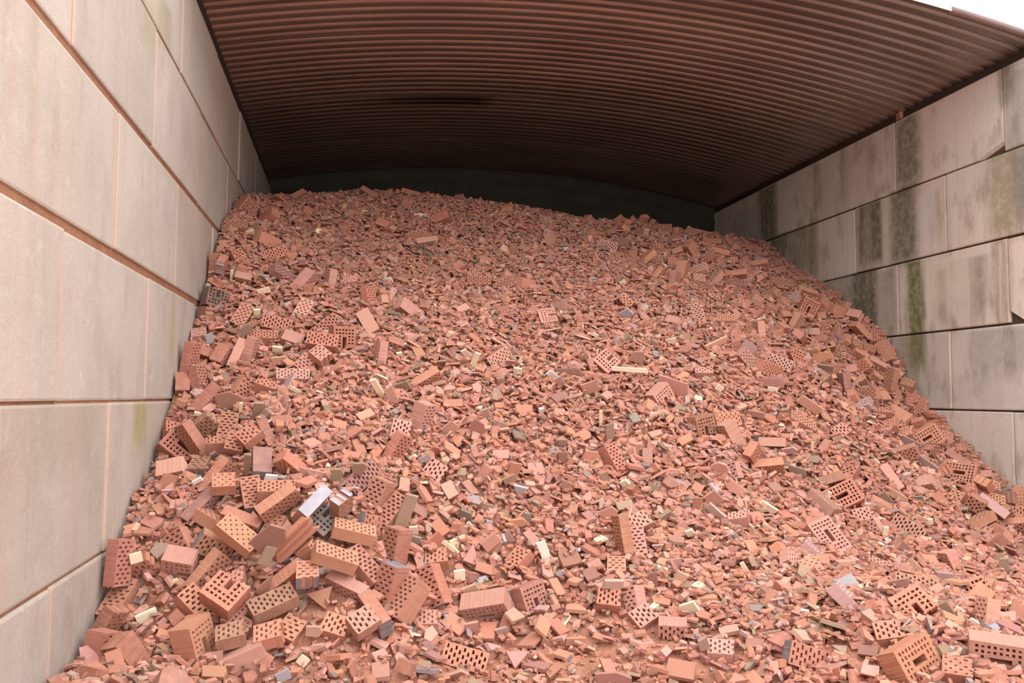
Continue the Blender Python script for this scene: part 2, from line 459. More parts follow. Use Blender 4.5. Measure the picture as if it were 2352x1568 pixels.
# ------------------------------------------------------------------ brick meshes: perforations are real holes
def grid_brick(name, xs_, ys_, solid, T, L, Wd, jag=0.0, seed=0):
    rr = random.Random(seed)
    nx, ny = len(xs_) - 1, len(ys_) - 1
    vid, V, Fc, mi = {}, [], [], []
    def v(i, j, k):
        key = (i, j, k)
        if key not in vid:
            x, y = xs_[i], ys_[j]
            q = random.Random(seed * 7919 + i * 131 + j)
            if 0 < i < nx and 0 < j < ny: x += q.uniform(-.0006, .0006)
            else:
                x += q.uniform(-.0012, .0012); y += q.uniform(-.0012, .0012)
            if jag and i > nx * .55: x += q.uniform(-jag, jag)
            vid[key] = len(V); V.append((x - L / 2, y - Wd / 2, T * (k - .5)))
        return vid[key]
    S = lambda i, j: 0 <= i < nx and 0 <= j < ny and solid[i][j]
    for i in range(nx):
        for j in range(ny):
            if not S(i, j): continue
            Fc.append((v(i, j, 1), v(i + 1, j, 1), v(i + 1, j + 1, 1), v(i, j + 1, 1))); mi.append(0)
            Fc.append((v(i, j, 0), v(i, j + 1, 0), v(i + 1, j + 1, 0), v(i + 1, j, 0))); mi.append(0)
            for di, dj, e in ((-1, 0, ((i, j + 1), (i, j))), (1, 0, ((i + 1, j), (i + 1, j + 1))), (0, -1, ((i, j), (i + 1, j))), (0, 1, ((i + 1, j + 1), (i, j + 1)))):
                if S(i + di, j + dj): continue
                (a0, b0), (a1, b1) = e
                Fc.append((v(a0, b0, 0), v(a1, b1, 0), v(a1, b1, 1), v(a0, b0, 1)))
                out = not (0 <= i + di < nx and 0 <= j + dj < ny)
                mi.append((1 if di else 2) if out else 0)
    me = mesh(name, V, Fc, [M_clay, M_clay, M_clay], mi)
    return me
def holes_to_grid(L, Wd, holes, keep=None):
    xs_ = sorted({0, L, *[round(h[0], 5) for h in holes], *[round(h[1], 5) for h in holes]})
    ys_ = sorted({0, Wd, *[round(h[2], 5) for h in holes], *[round(h[3], 5) for h in holes]})
    if keep:                                   # a few more lines where a broken brick needs an edge
        xs_ = sorted(set(xs_)); ys_ = sorted(set(ys_))
    sol = []
    for i in range(len(xs_) - 1):
        row = []
        for j in range(len(ys_) - 1):
            x, y = (xs_[i] + xs_[i + 1]) / 2, (ys_[j] + ys_[j + 1]) / 2
            h = any(a_ < x < b_ and c_ < y < d_ for a_, b_, c_, d_ in holes)
            row.append(not h and (keep is None or keep(x, y)))
        sol.append(row)
    return xs_, ys_, sol
def slot_holes(L=.24, Wd=.115, n=10):
    H, p = [], (L - .012) / n
    for c in range(n):
        x = .006 + p * (c + .5)
        for y in ((Wd / 6, Wd / 2, Wd * 5 / 6) if c % 2 == 0 else (Wd / 3, Wd * 2 / 3)):
            H.append((x - .0055, x + .0055, y - .0108, y + .0108))
    return H
def dot_holes(L=.24, Wd=.115):
    H = []
    for c in range(11):
        for r in range(5):
            if (c + r) % 2: continue
            x, y = L * (c + .8) / 11.6, Wd * (r + .75) / 5.5
            H.append((x - .0047, x + .0047, y - .0047, y + .0047))
    return H
def grip_holes(L=.27, Wd=.185):
    H = [(L / 2 - .048, L / 2 + .048, Wd / 2 - .016, Wd / 2 + .016)]
    for c in range(9):
        for r in range(6):
            x, y = .018 + (L - .036) * (c + .5) / 9, .012 + (Wd - .024) * (r + .5) / 6
            if abs(x - L / 2) < .066 and abs(y - Wd / 2) < .03: continue
            H.append((x - .0062, x + .0062, y - .0088, y + .0088) if (c + r) % 3 else (x - .0062, x + .0062, y - .006, y + .006))
    return H
DIM, MESH = {}, {}
def brickmesh(key, L, Wd, T, holes, keep=None, jag=0., seeds=(1,), Lc=None):
    MESH[key] = [grid_brick('perforated_' + key, *holes_to_grid(L, Wd, holes, keep), T, Lc or L, Wd, jag, s) for s in seeds]
    DIM[key] = (Lc or L, Wd, T)
brickmesh('s', .24, .115, .071, slot_holes())
brickmesh('d', .24, .115, .071, dot_holes())
brickmesh('t', .24, .115, .113, slot_holes())
brickmesh('g', .27, .185, .115, grip_holes())
def crop(holes, x1):
    return [(a_, min(b_, x1), c_, d_) for a_, b_, c_, d_ in holes if a_ < x1 - .001]
brickmesh('h', .135, .115, .071, crop(slot_holes(), .135), None, .006, (2, 3, 4))
brickmesh('k', .13, .115, .071, crop(dot_holes(), .13), None, .007, (5,))
brickmesh('c', .16, .185, .115, crop(grip_holes(), .16), None, .008, (6, 7))
# ribbed fragments: broken straight through the perforations
brickmesh('b', .15, .115, .1, crop(slot_holes(), .15), lambda x, y: y > .034 - .2 * (x - .05) and y < .115, .008, (8, 9), .15)
brickmesh('q', .2, .1, .1, crop(slot_holes(.24, .115), .2), lambda x, y: y < .052 and not (x > .16 and y > .03), .006, (10,), .2)
MESH['b2'] = MESH['b']

# ------------------------------------------------------------------ colours (true to the clay, not to its light)
PAL = {'r': (.44, .192, .140), 'o': (.485, .228, .155), 'p': (.52, .272, .222), 'b': (.35, .18, .13), 'u': (.33, .165, .14), 'l': (.45, .30, .285),
       'v': (.30, .215, .155), 'n': (.26, .225, .215), 'z': (.40, .39, .44), 'y': (.80, .69, .50), 'w': (.86, .83, .77), 'k': (.17, .11, .10), 'x': (.55, .34, .25)}
CW = {'r': 'red', 'o': 'orange', 'p': 'pinkish', 'b': 'brown', 'u': 'purple-brown', 'l': 'lilac', 'v': 'olive-brown', 'n': 'grey', 'z': 'blue-grey', 'y': 'cream', 'w': 'white', 'k': 'dark', 'x': 'sandy'}
def vary(c, s=.08):
    k = 1 + rng.normal(0, s)
    return tuple(float(np.clip(v * k * (1 + rng.normal(0, s * .35)), .02, .92)) for v in c)

# ------------------------------------------------------------------ bricks read off the photograph
# kind px py face angle side tilt colour | landmark
# face: H perforated side, S long side, E end; angle of the long edge; side = where a second face shows; end colours g grey, z blue-grey, k dark
BR = """
s 632 586 H 18 -90 35 r|tilted perforated brick with five neat slot rows
h 547 590 H -60 200 30 r
h 510 617 E 85 60 35 rz
c 482 686 H 80 200 30 k
h 465 720 E 85 180 30 b
t 699 648 S 50 -60 40 p|pink stepped block below the crest
s 757 648 S 82 180 25 p
s 694 717 H 60 -90 35 p|perforated brick standing steeply with a brown foot
s 636 745 H -12 -90 25 r
s 556 727 H 58 -100 40 rk
s 750 751 H 38 -60 30 r
b 671 782 S -20 -90 35 p
g 785 788 H 88 180 22 r|upright block with a dark oblong grip hole
s 741 798 H -8 -90 35 r
s 548 815 S 66 -60 25 p
s 576 810 S 76 0 25 p
s 473 813 S -20 200 35 r
h 444 804 S -10 -90 35 r
s 418 832 S 80 0 35 r
b 510 820 S 60 -60 35 r
s 458 877 S -80 0 35 r|tall red brick leaning beside the left wall
b 417 884 S 88 -90 30 r
s 603 774 S -4 90 35 r
h 441 770 E 10 90 30 p
t 482 920 S 50 -40 45 r
t 522 990 H 78 -90 35 r|red perforated brick standing near the left wall
s 608 1005 S -66 200 30 bk
h 545 1028 H 72 -90 30 r
b 503 1027 S 0 90 35 r
h 384 990 S -15 90 40 r
g 408 1030 H -42 -130 22 r|dark broken grip block by the left wall
s 447 1018 S -58 200 30 r
h 480 985 H 40 90 35 b
h 580 1020 H 38 -60 40 r
s 673 866 S -2 90 40 p|brick lying level with its slots on top
h 702 836 H 45 -60 35 p
h 736 828 H -40 -90 40 p
h 556 892 H 60 180 35 r
b 612 888 S -20 60 40 r
c 400 1088 S 10 -60 40 p
h 458 1073 E 0 60 40 bg
s 499 1095 S 50 -40 40 r|long red brick pointing up toward the wall joint
k 519 1128 S 0 90 45 o
t 579 1142 H -80 -90 40 rg|brick with grip slots above its grey end
t 600 1070 E 80 90 40 ug
s 675 1074 S -40 200 40 r|long brick sloping down with slots along its lower side
s 642 1135 S -2 90 35 r
s 464 1167 S 45 -60 40 u
s 495 1200 S -35 0 40 og|orange brick with a grey end
s 556 1200 S -25 -90 40 og
s 642 1167 S 34 -60 35 o
s 716 1178 S 45 -130 35 oz|long brick with a blue-grey top face
h 778 1178 E 40 -90 40 bz
c 740 1199 H 40 -90 30 n
s 499 1258 H -30 90 30 og|wide perforated brick with many slot rows
d 552 1243 H -42 -120 35 o
b 571 1283 S -40 0 35 o
s 479 1314 H 50 140 45 o|long brick whose slots face the valley
s 622 1230 H 60 -60 50 o
b 720 1270 S -50 60 40 o
s 731 1236 S 3 90 40 r
h 773 1253 S 64 180 35 o
s 768 1297 S -20 90 35 o
s 662 1330 S 35 -30 42 og|half orange half grey brick
h 709 1333 E 0 90 40 og
s 797 1352 S -28 -90 40 pg|pinkish brick sloping beside the long slotted one
s 265 1305 S 84 0 42 r|tall brick against the left wall with slots on its side
t 264 1385 H 58 -70 45 rg|perforated block with a dark end by the left wall
h 220 1440 S 60 0 40 r
c 413 1300 S -15 -90 42 p
h 327 1302 H 30 90 40 r
h 413 1245 H -68 0 35 r
s 456 1396 H -50 -130 30 o|perforated brick touching the large grip block
c 521 1383 H 45 -90 28 o
s 580 1372 H -48 -90 35 o
s 630 1395 H 20 -80 45 b
b 524 1422 S 10 90 40 o
c 562 1425 H -30 -90 40 p
g 450 1486 H 104 180 55 o|large grip block on end below the ridged roof tile piece
t 155 1515 S 5 -90 35 p|pink block in the lowest corner by the wall
t 198 1508 S 76 0 40 r|long red brick leaning in the wall corner
s 232 1522 H 66 180 35 r
t 297 1517 S -60 180 40 r|big brick tilted up near the wall corner
h 177 1476 H 40 -90 35 r
h 530 1474 S 8 90 40 b
h 569 1466 H -24 -90 35 o
h 620 1470 S 10 90 45 o
h 668 1448 H 50 -90 35 o
b 675 1404 S 32 90 35 o
b 623 1434 S 0 90 35 o
h 771 1441 H -20 -90 35 o
b 531 1336 S 10 90 40 p
h 288 1420 E 60 -90 40 u
s 910 1033 S 60 -20 42 r|leaning brick with slots on its uphill side
h 1000 1081 H -35 -90 20 p
s 831 1097 H 40 200 30 u
t 866 1143 H 66 -10 30 r|sharply perforated brick standing above the olive slab
s 899 1176 H 50 -60 35 r
h 848 1205 H -14 180 40 rg
s 808 1233 S -15 90 30 o
t 908 1259 H 79 0 45 r|tall brick below the olive slab
t 830 1306 S -50 30 45 r|brick leaning with a slotted shoulder
t 893 1348 H 73 0 40 rg|long slotted brick with a dark foot
t 930 1384 H 58 -40 48 b|weathered brick leaning on the long slotted one
t 996 1347 H -70 0 28 rg|clean perforated brick leaning over the fine rubble
s 860 1415 S -55 -80 40 rg
h 1003 1284 S 5 90 45 o
g 1120 1396 S 8 -60 42 p|flat broken block with slots beneath
c 1215 1372 H -72 190 40 u|ribbed broken block in mid slope
t 1407 1058 S -62 30 45 rg|red brick standing out of mid slope
s 1428 1238 S -80 180 25 o|upright plain orange brick
s 1463 1253 H -80 -90 25 p|upright slotted brick beside the plain one
h 1468 1200 H 30 -90 30 p
h 1193 1283 H 48 -60 45 r
h 1416 1303 E 0 90 42 o|half brick with slots on its top
h 1399 1384 H -5 -90 35 r
b 1454 1377 H -80 0 35 p
s 1068 1515 H -16 -90 18 o|perforated brick flush in the fine rubble
h 831 1444 H 30 -90 30 p
h 976 1428 S 0 90 40 p
h 1478 1418 H 35 -90 30 p
b 1544 1448 H 0 90 30 p
h 1724 1046 S 60 -60 35 o
s 1762 1071 S 8 -90 35 o
h 1683 1083 H -75 0 30 p
s 1903 1104 S 20 -70 14 bg|long grey-brown brick above the dark grip block
h 1951 1087 H 60 -60 35 r
g 1934 1142 H 30 -90 15 r|dark grip block half way to the right wall
t 1889 1159 S -40 0 30 p|ridged brick leaning on the dark grip block
h 1982 1186 H 15 -90 35 p
h 2007 1214 H -60 0 30 p
s 2051 1098 S -55 -60 16 p|pink brick sliding toward the right wall foot
g 1900 1238 H -52 -120 35 p|pink grip block lying above the lilac brick
s 1877 1279 S -40 60 12 l|lilac brick under the pink grip block
h 1817 1290 S -40 90 45 p
k 1862 1309 H 20 -90 42 o|half block with a dotted top
s 2086 1214 H -30 -90 20 b
b 1693 1193 S 10 90 35 p
b 2013 1300 S -20 90 35 p
s 2190 1303 S -65 180 32 p|upright pink brick on the lower right slope
t 2103 1352 S -5 90 40 b
c 2248 1369 H 30 -90 25 r
s 1951 1384 S -43 60 12 l|long lilac brick lying down the slope
c 2096 1394 H -48 -90 25 r
h 2042 1456 H 15 -80 42 o|half brick with twelve big slots
s 2265 1427 S 85 180 30 p|upright pink brick behind the stepped grip block
g 2296 1507 H 0 100 28 p|stepped grip block at the right edge
g 2092 1520 H 40 200 48 o|large orange grip block with a striped broken face
k 2199 1541 S 0 90 45 rk
h 2222 1478 S 40 0 40 p
s 1856 1511 H -12 180 30 rg|perforated brick with a grey end below the slope
s 2069 1487 H 15 -90 30 r
g 2206 1090 H -5 -60 25 r|grip block at the foot of the right wall
h 2163 1036 S 10 -90 40 o
s 2200 1059 S -30 -90 40 b
h 2277 1118 S -15 90 40 o
h 2223 1128 S 20 90 30 o
s 2270 1147 S -10 90 40 o
d 2334 1148 H 60 180 40 o
s 2272 1177 S -36 -120 14 l|lilac brick near the right edge
s 2335 1208 H 10 90 40 o
h 1655 1496 S 0 90 40 p
h 1424 503 H 40 -90 35 r
h 1433 528 S -50 200 35 o
h 1455 506 S -40 60 40 r
h 1476 517 S 60 0 40 r
h 1478 537 E 80 180 30 p
h 1498 513 S 50 -60 40 b
t 1522 529 S 2 90 30 o|wide brick on the right part of the crest
h 1555 537 S 80 -60 40 o
c 1584 540 S -30 60 40 b
s 1616 531 S -16 -90 30 r
h 1641 543 E 70 0 40 o
s 1635 557 S -8 -90 30 r
s 1654 582 S -16 -90 35 o|bright orange brick under the crest bricks
t 1588 578 S -60 180 45 o
h 1556 580 S 20 -90 35 r
h 1680 550 S 60 -60 40 r
h 1686 570 S -50 180 40 o
h 1756 586 E 40 -120 35 o|small brick cube standing against the right wall
s 1727 574 S -20 60 40 r
h 1707 603 H 42 180 35 r
s 1740 609 S 8 -90 40 o
h 1776 606 E 30 90 40 b
h 1792 624 S 0 90 35 o
h 1748 641 E 35 -100 30 o
s 1789 651 S -10 90 40 r
h 1652 605 S -50 60 40 r
s 1394 567 H -8 -90 30 p|perforated brick below the crest gap
t 1566 625 S 75 -60 40 o
s 1548 646 S 78 0 30 p|upright pink brick under the right crest
h 1605 642 S -10 90 40 p
s 1602 622 S 20 90 45 p
s 1690 655 S -2 90 35 u
s 1690 632 S 5 -90 35 r
s 1604 724 H -75 -90 22 p|slotted brick leaning below the right crest
s 1660 735 S 0 90 35 og
h 1693 735 S 60 -60 40 og
h 1548 740 S -8 -60 40 p
s 1745 765 S -84 180 25 p|pink brick standing upright in the scree
s 1717 827 H -52 180 40 p
s 1790 835 H -20 -90 25 p
t 1766 847 H -22 160 40 o|brick with a broad slotted face on the right slope
s 1769 876 S -4 90 14 u
s 1833 826 H -66 180 30 r|slotted brick near the coarse right ridge
g 1852 713 H 65 180 20 r|dark grip block on the coarse right ridge
t 1907 683 S -4 90 40 r|large brick touching the right wall
s 1852 673 H -20 90 40 o
h 1880 690 S 30 90 40 r
s 1900 705 S -50 60 40 o
d 1928 719 H -25 180 40 o
h 1824 683 S 10 90 40 l
s 1826 745 S 60 -60 40 o
h 1772 676 S 30 90 40 o
h 1800 697 S -40 90 40 o
s 1975 762 S -48 180 40 o
h 1919 767 E 20 80 40 oz
h 1938 784 S 30 90 40 o
h 1893 750 H 15 -90 35 r
c 2014 778 S -10 90 45 r
t 2032 810 S -66 0 35 o|big brick tilted against the right wall
h 1866 806 S 30 90 35 o
h 1995 803 S -20 90 40 o
h 1966 793 S -30 90 40 o
h 1970 815 H -30 90 40 o
b 1893 820 S 20 90 40 o
s 2013 838 H -30 90 50 p
h 1917 850 S 80 0 35 o
s 1940 884 S -82 180 30 u|purple brick standing on end beside the ridge
h 1976 878 S 30 -60 40 o
h 2006 868 H 40 90 40 o
s 2036 881 H 80 0 45 o
s 1992 903 H 4 0 35 o|flat perforated brick on the ridge
s 2050 893 S -72 180 40 o
s 2104 917 S -36 60 40 o
h 1985 930 S 20 90 40 l
b 2027 948 S 0 90 35 o
t 2070 957 S -30 -60 42 o|orange block near the wall foot
c 2132 966 H 20 0 35 o
h 2157 972 H 35 0 40 r
h 2045 978 S 20 90 40 o
h 2081 996 S 15 90 42 o
g 2124 1006 H 35 180 25 o|tilted grip block beside the right wall
h 2170 1005 S -20 90 40 o
s 1841 971 S -28 90 38 o|long brick pointing at the ridge
h 1931 992 H 40 -90 25 p
t 1664 966 H 8 200 38 o|slotted brick propped in the right slope
t 1680 1000 S -64 180 35 p|bright brick below the propped one
s 1765 1014 S 0 180 30 pg|level pink brick with a dark end
h 1614 944 S -50 90 40 p
c 1611 976 H -80 180 40 b
h 2236 1027 S -30 90 40 b
b 1617 856 S 0 90 40 p
s 1101 648 H -3 -90 45 r|perforated brick lying across the upper slope
s 1157 655 H 30 -120 35 rg|slotted brick touching the one lying across
s 848 688 S -80 0 40 r
h 879 689 E 0 200 35 p|square pink brick end
t 938 713 S -38 200 40 p|pink block tilted like a wedge
t 848 743 S -60 -60 30 p|pink block below the square brick end
s 872 818 S 82 180 25 p|thin pink brick standing in mid slope
s 979 874 S 30 -60 40 o|plain brick pointing up the slope
t 969 962 S 75 0 42 p|pale block with slots in its shadowed side
h 922 986 H -12 -90 25 p
s 1144 823 H 34 200 35 pk|perforated brick next to the crossed cream sticks
c 1258 734 H 8 -90 48 p|half block with a ribbed front
b 1436 698 H -40 -90 30 o
c 1394 834 H 42 -90 25 p
c 1516 910 H -60 180 40 p
s 1265 557 S -76 0 30 p
s 957 543 H 18 -90 35 r
s 979 557 S 10 -100 40 p|pink brick below the flat slotted one
t 1010 505 S 22 -60 40 r
h 903 794 H -20 90 40 r
s 684 445 E 75 30 45 rg|lone brick standing up on the crest
s 848 447 S -30 -90 40 r
s 943 441 S -14 -90 40 r|long brick on the crest
h 978 455 E 30 90 40 rz
h 1056 455 E 10 90 45 rg|grey-ended brick on the crest
c 540 476 H -50 180 35 r
b 583 496 H 80 -90 35 r
t 615 503 S 40 90 40 r
s 537 521 S 8 90 42 b|brown brick at the upper end of the left wall
t 613 553 S -24 180 35 r|red block tumbled under the left crest
s 488 612 S 85 0 35 r
h 559 642 S -12 -90 40 p
s 651 632 S -32 90 40 u
b 803 648 S 10 90 40 p
b 878 517 S -20 -90 35 r
h 935 470 H 70 -90 35 r
b 460 1390 S 40 90 40 o
"""
# loose shards read off the photograph: px py angle long_px wide_px colour | landmark
SH = """
590 717 0 15 14 y|cream square chip
605 668 15 28 12 y
637 802 -10 22 12 y
532 631 85 24 6 y
680 896 -30 30 8 y
553 940 86 34 7 y|cream stick on the left slope
455 951 -14 18 7 y
575 534 10 18 10 y|cream chip high by the left wall
482 778 -70 26 18 z
611 637 10 15 13 z
592 941 80 42 18 v
645 828 5 38 20 x
567 764 30 38 18 v
527 922 4 62 42 u|wide purple-brown plate
317 1294 10 26 22 y|cream chunk by the wall foot
337 1414 18 46 20 y|cream slab near the wall foot
623 1097 -8 28 14 w|white chip on the left slope
455 1110 25 22 8 w
696 1517 -40 22 20 y
723 1452 -8 36 24 x
627 1250 35 80 44 u|large purple plate
616 1288 60 46 26 v
606 1347 75 66 24 b
651 1552 20 32 22 z
568 1068 88 60 12 v
931 1178 68 88 28 v|long olive slab
1420 1339 0 64 18 l|upper lilac plate
1408 1357 2 46 16 l|lower lilac plate
1131 1256 62 40 34 p
1113 1085 65 38 24 p
1410 1562 2 86 34 u|dark purple slab at the bottom
1249 1264 -68 44 20 w|white tile standing in mid slope
1055 1321 5 26 24 y|cream square below the white tile
950 1217 0 19 17 y|small cream cube by the olive slab
1034 1256 -38 48 9 y|cream stick by the olive slab
1437 1112 30 20 18 y
1520 1309 -15 24 14 y
948 1050 30 18 8 y
1079 1205 -50 16 7 y
1193 1121 35 32 24 z|blue-grey flake
1069 1184 -25 30 22 n
1153 1369 5 40 24 n|grey flake beside the flat broken block
953 1240 60 22 20 n
1155 1449 20 30 18 l
1551 1292 10 32 20 l
1293 1050 88 26 20 u
1322 1472 3 46 15 o
1583 1396 20 38 22 y|big cream tile on the lower slope
1765 1164 -30 42 8 y|cream stick on the lower right slope
1585 1223 20 18 13 y
1901 1138 60 22 7 y
2031 1226 80 20 11 y
2134 1197 0 16 12 y
2186 1121 10 18 9 y
2237 1429 -30 20 11 w|white sliver near the right edge
1848 1405 -5 18 9 y
1867 1390 -30 28 7 y
2024 1193 -10 18 9 y
1710 1303 -60 26 9 y
2010 1059 -40 20 8 y
1776 1456 15 42 16 v
2304 1304 85 48 20 v|olive slab near the right edge
2182 1408 -55 58 18 v
2099 1300 -40 36 20 x
1617 1486 -60 32 20 l
1641 1173 -38 46 16 l
1652 891 -35 16 11 y
1774 894 -10 22 10 y
1752 731 10 12 8 y
1636 817 -20 16 9 y
1547 886 -18 66 34 p|broad smooth pink plate beside a broken grip block
1303 853 -2 58 14 u
1465 820 -15 34 26 p
1096 984 -42 44 30 u|mottled lilac plate
1400 994 -86 46 21 v|upright olive slab in mid slope
1356 889 20 34 28 p
900 910 -58 46 22 p
1117 951 -62 30 14 l
1034 982 40 30 26 p
1072 813 -48 30 11 y|upper crossed cream stick
1090 828 64 42 11 y|lower crossed cream stick
1189 853 -8 19 17 y
1270 862 -38 30 12 w|white stick in mid slope
1285 876 -50 30 16 l
1444 853 -4 80 10 y|longest cream strip
869 894 -60 54 13 y|cream stick in the upper mid slope
1380 960 88 38 7 y|upright cream stick in mid slope
1244 941 5 13 9 w
893 643 15 16 12 w|white chip on the upper slope
917 813 10 12 8 y
1296 720 -8 22 9 y
1480 707 -35 15 12 y
1430 648 30 13 9 y
826 696 50 20 15 n
1540 781 5 24 9 y
1031 769 60 18 9 y
1367 769 -30 16 8 y
924 887 18 36 16 v
1299 572 0 13 7 w
968 494 -2 38 7 w|white strip under the crest
1439 720 30 24 18 z
796 596 -5 28 20 v
1480 545 10 24 8 v
1293 1016 5 22 15 v
822 1085 60 34 24 v
775 1090 60 34 24 v
975 1056 20 24 14 n
1172 1100 25 28 18 v
1210 1188 -20 26 18 n
1120 1165 -15 26 18 v
1655 1075 15 36 26 p
1180 1080 65 40 26 o
1360 1050 -15 44 28 o|bright orange flake beside the red standing brick
1190 1200 5 40 18 o
1170 1230 -5 28 24 p
1125 1250 40 40 26 p
1085 1440 10 30 22 p
1080 1355 20 36 24 x
1300 1110 30 34 26 u
1400 1180 20 40 28 p
1510 1255 60 26 18 l
1570 1205 -10 32 18 p
1560 1330 55 38 24 x
1500 1330 -70 34 20 u
1690 1120 -35 42 24 p
1640 1145 -45 40 24 p
1600 1160 75 38 20 o
1830 1080 -15 40 18 v
1815 1035 10 34 14 l
2120 1060 -35 66 18 l
2065 1140 -30 44 18 x|yellowish flake beside the pink brick
2035 1145 -50 34 16 v
2090 1015 -25 48 14 l
2015 1010 -30 50 16 p
1750 790 -35 30 18 p
1695 790 -30 34 24 p|pair of pale pink flakes on the right slope
1720 800 -35 30 20 l
1885 822 25 46 24 o|broad orange flake on the right slope
1890 843 -8 44 12 v
1860 930 -35 60 18 p
1735 950 -10 40 12 u
"""
MSH_N = 10
def shard_mesh(k):
    rr = random.Random(100 + k)
    n = (4, 4, 5, 4, 5, 6, 4, 5, 4, 3)[k]
    base = {3: [(-.5, -.5), (.5, -.4), (-.1, .5)], 4: [(-.5, -.5), (.5, -.5), (.5, .5), (-.5, .5)], 5: [(-.5, -.45), (.35, -.5), (.5, .0), (.3, .5), (-.45, .45)], 6: [(-.5, -.3), (-.1, -.5), (.5, -.4), (.5, .25), (.1, .5), (-.45, .4)]}[n]
    j = 0.03 if k < 2 else .1
    pts = [(x + rr.uniform(-j, j), y + rr.uniform(-j, j)) for x, y in base]
    V = []
    for zz, sh in ((-.5, 1.0), (.5, .97)):
        V += [(x * sh + rr.uniform(-.012, .012), y * sh + rr.uniform(-.012, .012), zz + rr.uniform(-.06, .06)) for x, y in pts]
    Fc = [tuple(range(n - 1, -1, -1)), tuple(range(n, 2 * n))] + [(i, (i + 1) % n, n + (i + 1) % n, n + i) for i in range(n)]
    return mesh('tile_shard', V, Fc, [M_clay])
SHM = [shard_mesh(k) for k in range(MSH_N)]
def ridged_tile_mesh():
    prof = [(-.5, 0), (-.42, .0), (-.36, .55), (-.24, .55), (-.18, 0), (-.06, 0), (0, .55), (.1, .55), (.16, 0), (.28, 0), (.34, .55), (.44, .55), (.5, 0)]
    V, Fc, n = [], [], len(prof)
    for x in (-.5, .46):
        for y, z in prof: V.append((x + .05 * math.sin(y * 9), y, z))
        for y, z in prof: V.append((x + .05 * math.sin(y * 9), y, z - .6))
    for i in range(n - 1):
        Fc += [(i, 2 * n + i, 2 * n + i + 1, i + 1), (n + i, n + i + 1, 3 * n + i + 1, 3 * n + i), (i, i + 1, n + i + 1, n + i), (2 * n + i, 3 * n + i, 3 * n + i + 1, 2 * n + i + 1)]
    Fc += [(0, n, 3 * n, 2 * n), (n - 1, 3 * n - 1, 4 * n - 1, 2 * n - 1)]
    return mesh('ridged_roof_tile', V, Fc, [M_clay])
RIDGE = ridged_tile_mesh()

# ------------------------------------------------------------------ placing
def poly_dist(px, py, pts):
    px, py = np.asarray(px, float), np.asarray(py, float); best = np.full(px.shape, 1e9)
    for (ax_, ay_), (bx_, by_) in zip(pts[:-1], pts[1:]):
        t = np.clip(((px - ax_) * (bx_ - ax_) + (py - ay_) * (by_ - ay_)) / ((bx_ - ax_) ** 2 + (by_ - ay_) ** 2), 0, 1)
        best = np.minimum(best, np.hypot(px - ax_ - t * (bx_ - ax_), py - ay_ - t * (by_ - ay_)))
    return best
RIDGE_R = [(1400, 525), (1560, 550), (1690, 595), (1800, 670), (1890, 760), (1985, 850), (2060, 930), (2140, 1010), (2230, 1090), (2330, 1180)]
RIDGE_L = [(590, 480), (525, 545), (490, 640), (455, 760), (440, 860)]
def in_band(px, py): return float(poly_dist(px, py, RIDGE_R)) < 75
def frame_from(px, py, face, ang, see, tilt):
    """three axes (long, wide, thick) of a brick whose FACE looks at us, from what the photograph shows"""
    d = ray(px, py); d = d / np.linalg.norm(d)
    right = np.cross(d, CU); right /= np.linalg.norm(right); up = np.cross(right, d)
    t, s = math.radians(tilt), math.radians(see)
    n = -d * math.cos(t) - (right * math.cos(s) + up * math.sin(s)) * math.sin(t)
    a_ = math.radians(ang)
    want = right * math.cos(a_) + up * math.sin(a_)
    # in-plane direction whose image runs along ANG: remove depth by solving want + k*d perpendicular to n
    ax = want - d * (want @ n) / (d @ n)
    ax /= np.linalg.norm(ax)
    o = np.cross(n, ax)
    if face == 'H': X_, Z_ = ax, n; Y_ = np.cross(Z_, X_)
    elif face == 'S': X_, Y_ = ax, n; Z_ = np.cross(X_, Y_)
    else: Y_, X_ = ax, n; Z_ = np.cross(X_, Y_)
    return np.stack([X_, Y_, Z_], 1)
class Item: pass
items = []
def add_item(**k):
    it = Item(); it.__dict__.update(k); items.append(it); return it
def settle(px, py, Rm, half, sink):
    P = hit(px, py)
    n = hn(np.array([P[0]]), np.array([P[1]]))[0]
    ext = float(np.abs(Rm.T @ n) @ half)
    d = ray(px, py); d = d / np.linalg.norm(d)
    c = -float(d @ n)
    h = ext * sink
    P = P - d * (h / max(c, .45))
    return P, n
def keep_in(P, Rm, half):
    ex = np.abs(Rm) @ half
    P[0] = min(max(P[0], XL + ex[0] + .004), XR - ex[0] - .004)
    return P
for ln in BR.strip().split('\n'):
    dat, _, lm = ln.partition('|')
    k, px, py, face, ang, see, tilt, col = dat.split()
    px, py, ang, see, tilt = float(px), float(py), float(ang), float(see), float(tilt)
    half = np.array(DIM[k]) / 2
    # a second face can only show across an edge: snap its side to the nearest perpendicular of a drawn edge when far off
    Rm = frame_from(px, py, face, ang, see, tilt)
    P, n = settle(px, py, Rm, half, .75 if py < 476 else (.38 if in_band(px, py) else .2))
    add_item(typ='brick', k=k, px=px, py=py, R=Rm, P=keep_in(P, Rm, half), half=half, col=col, lm=lm, n=n, face=face)
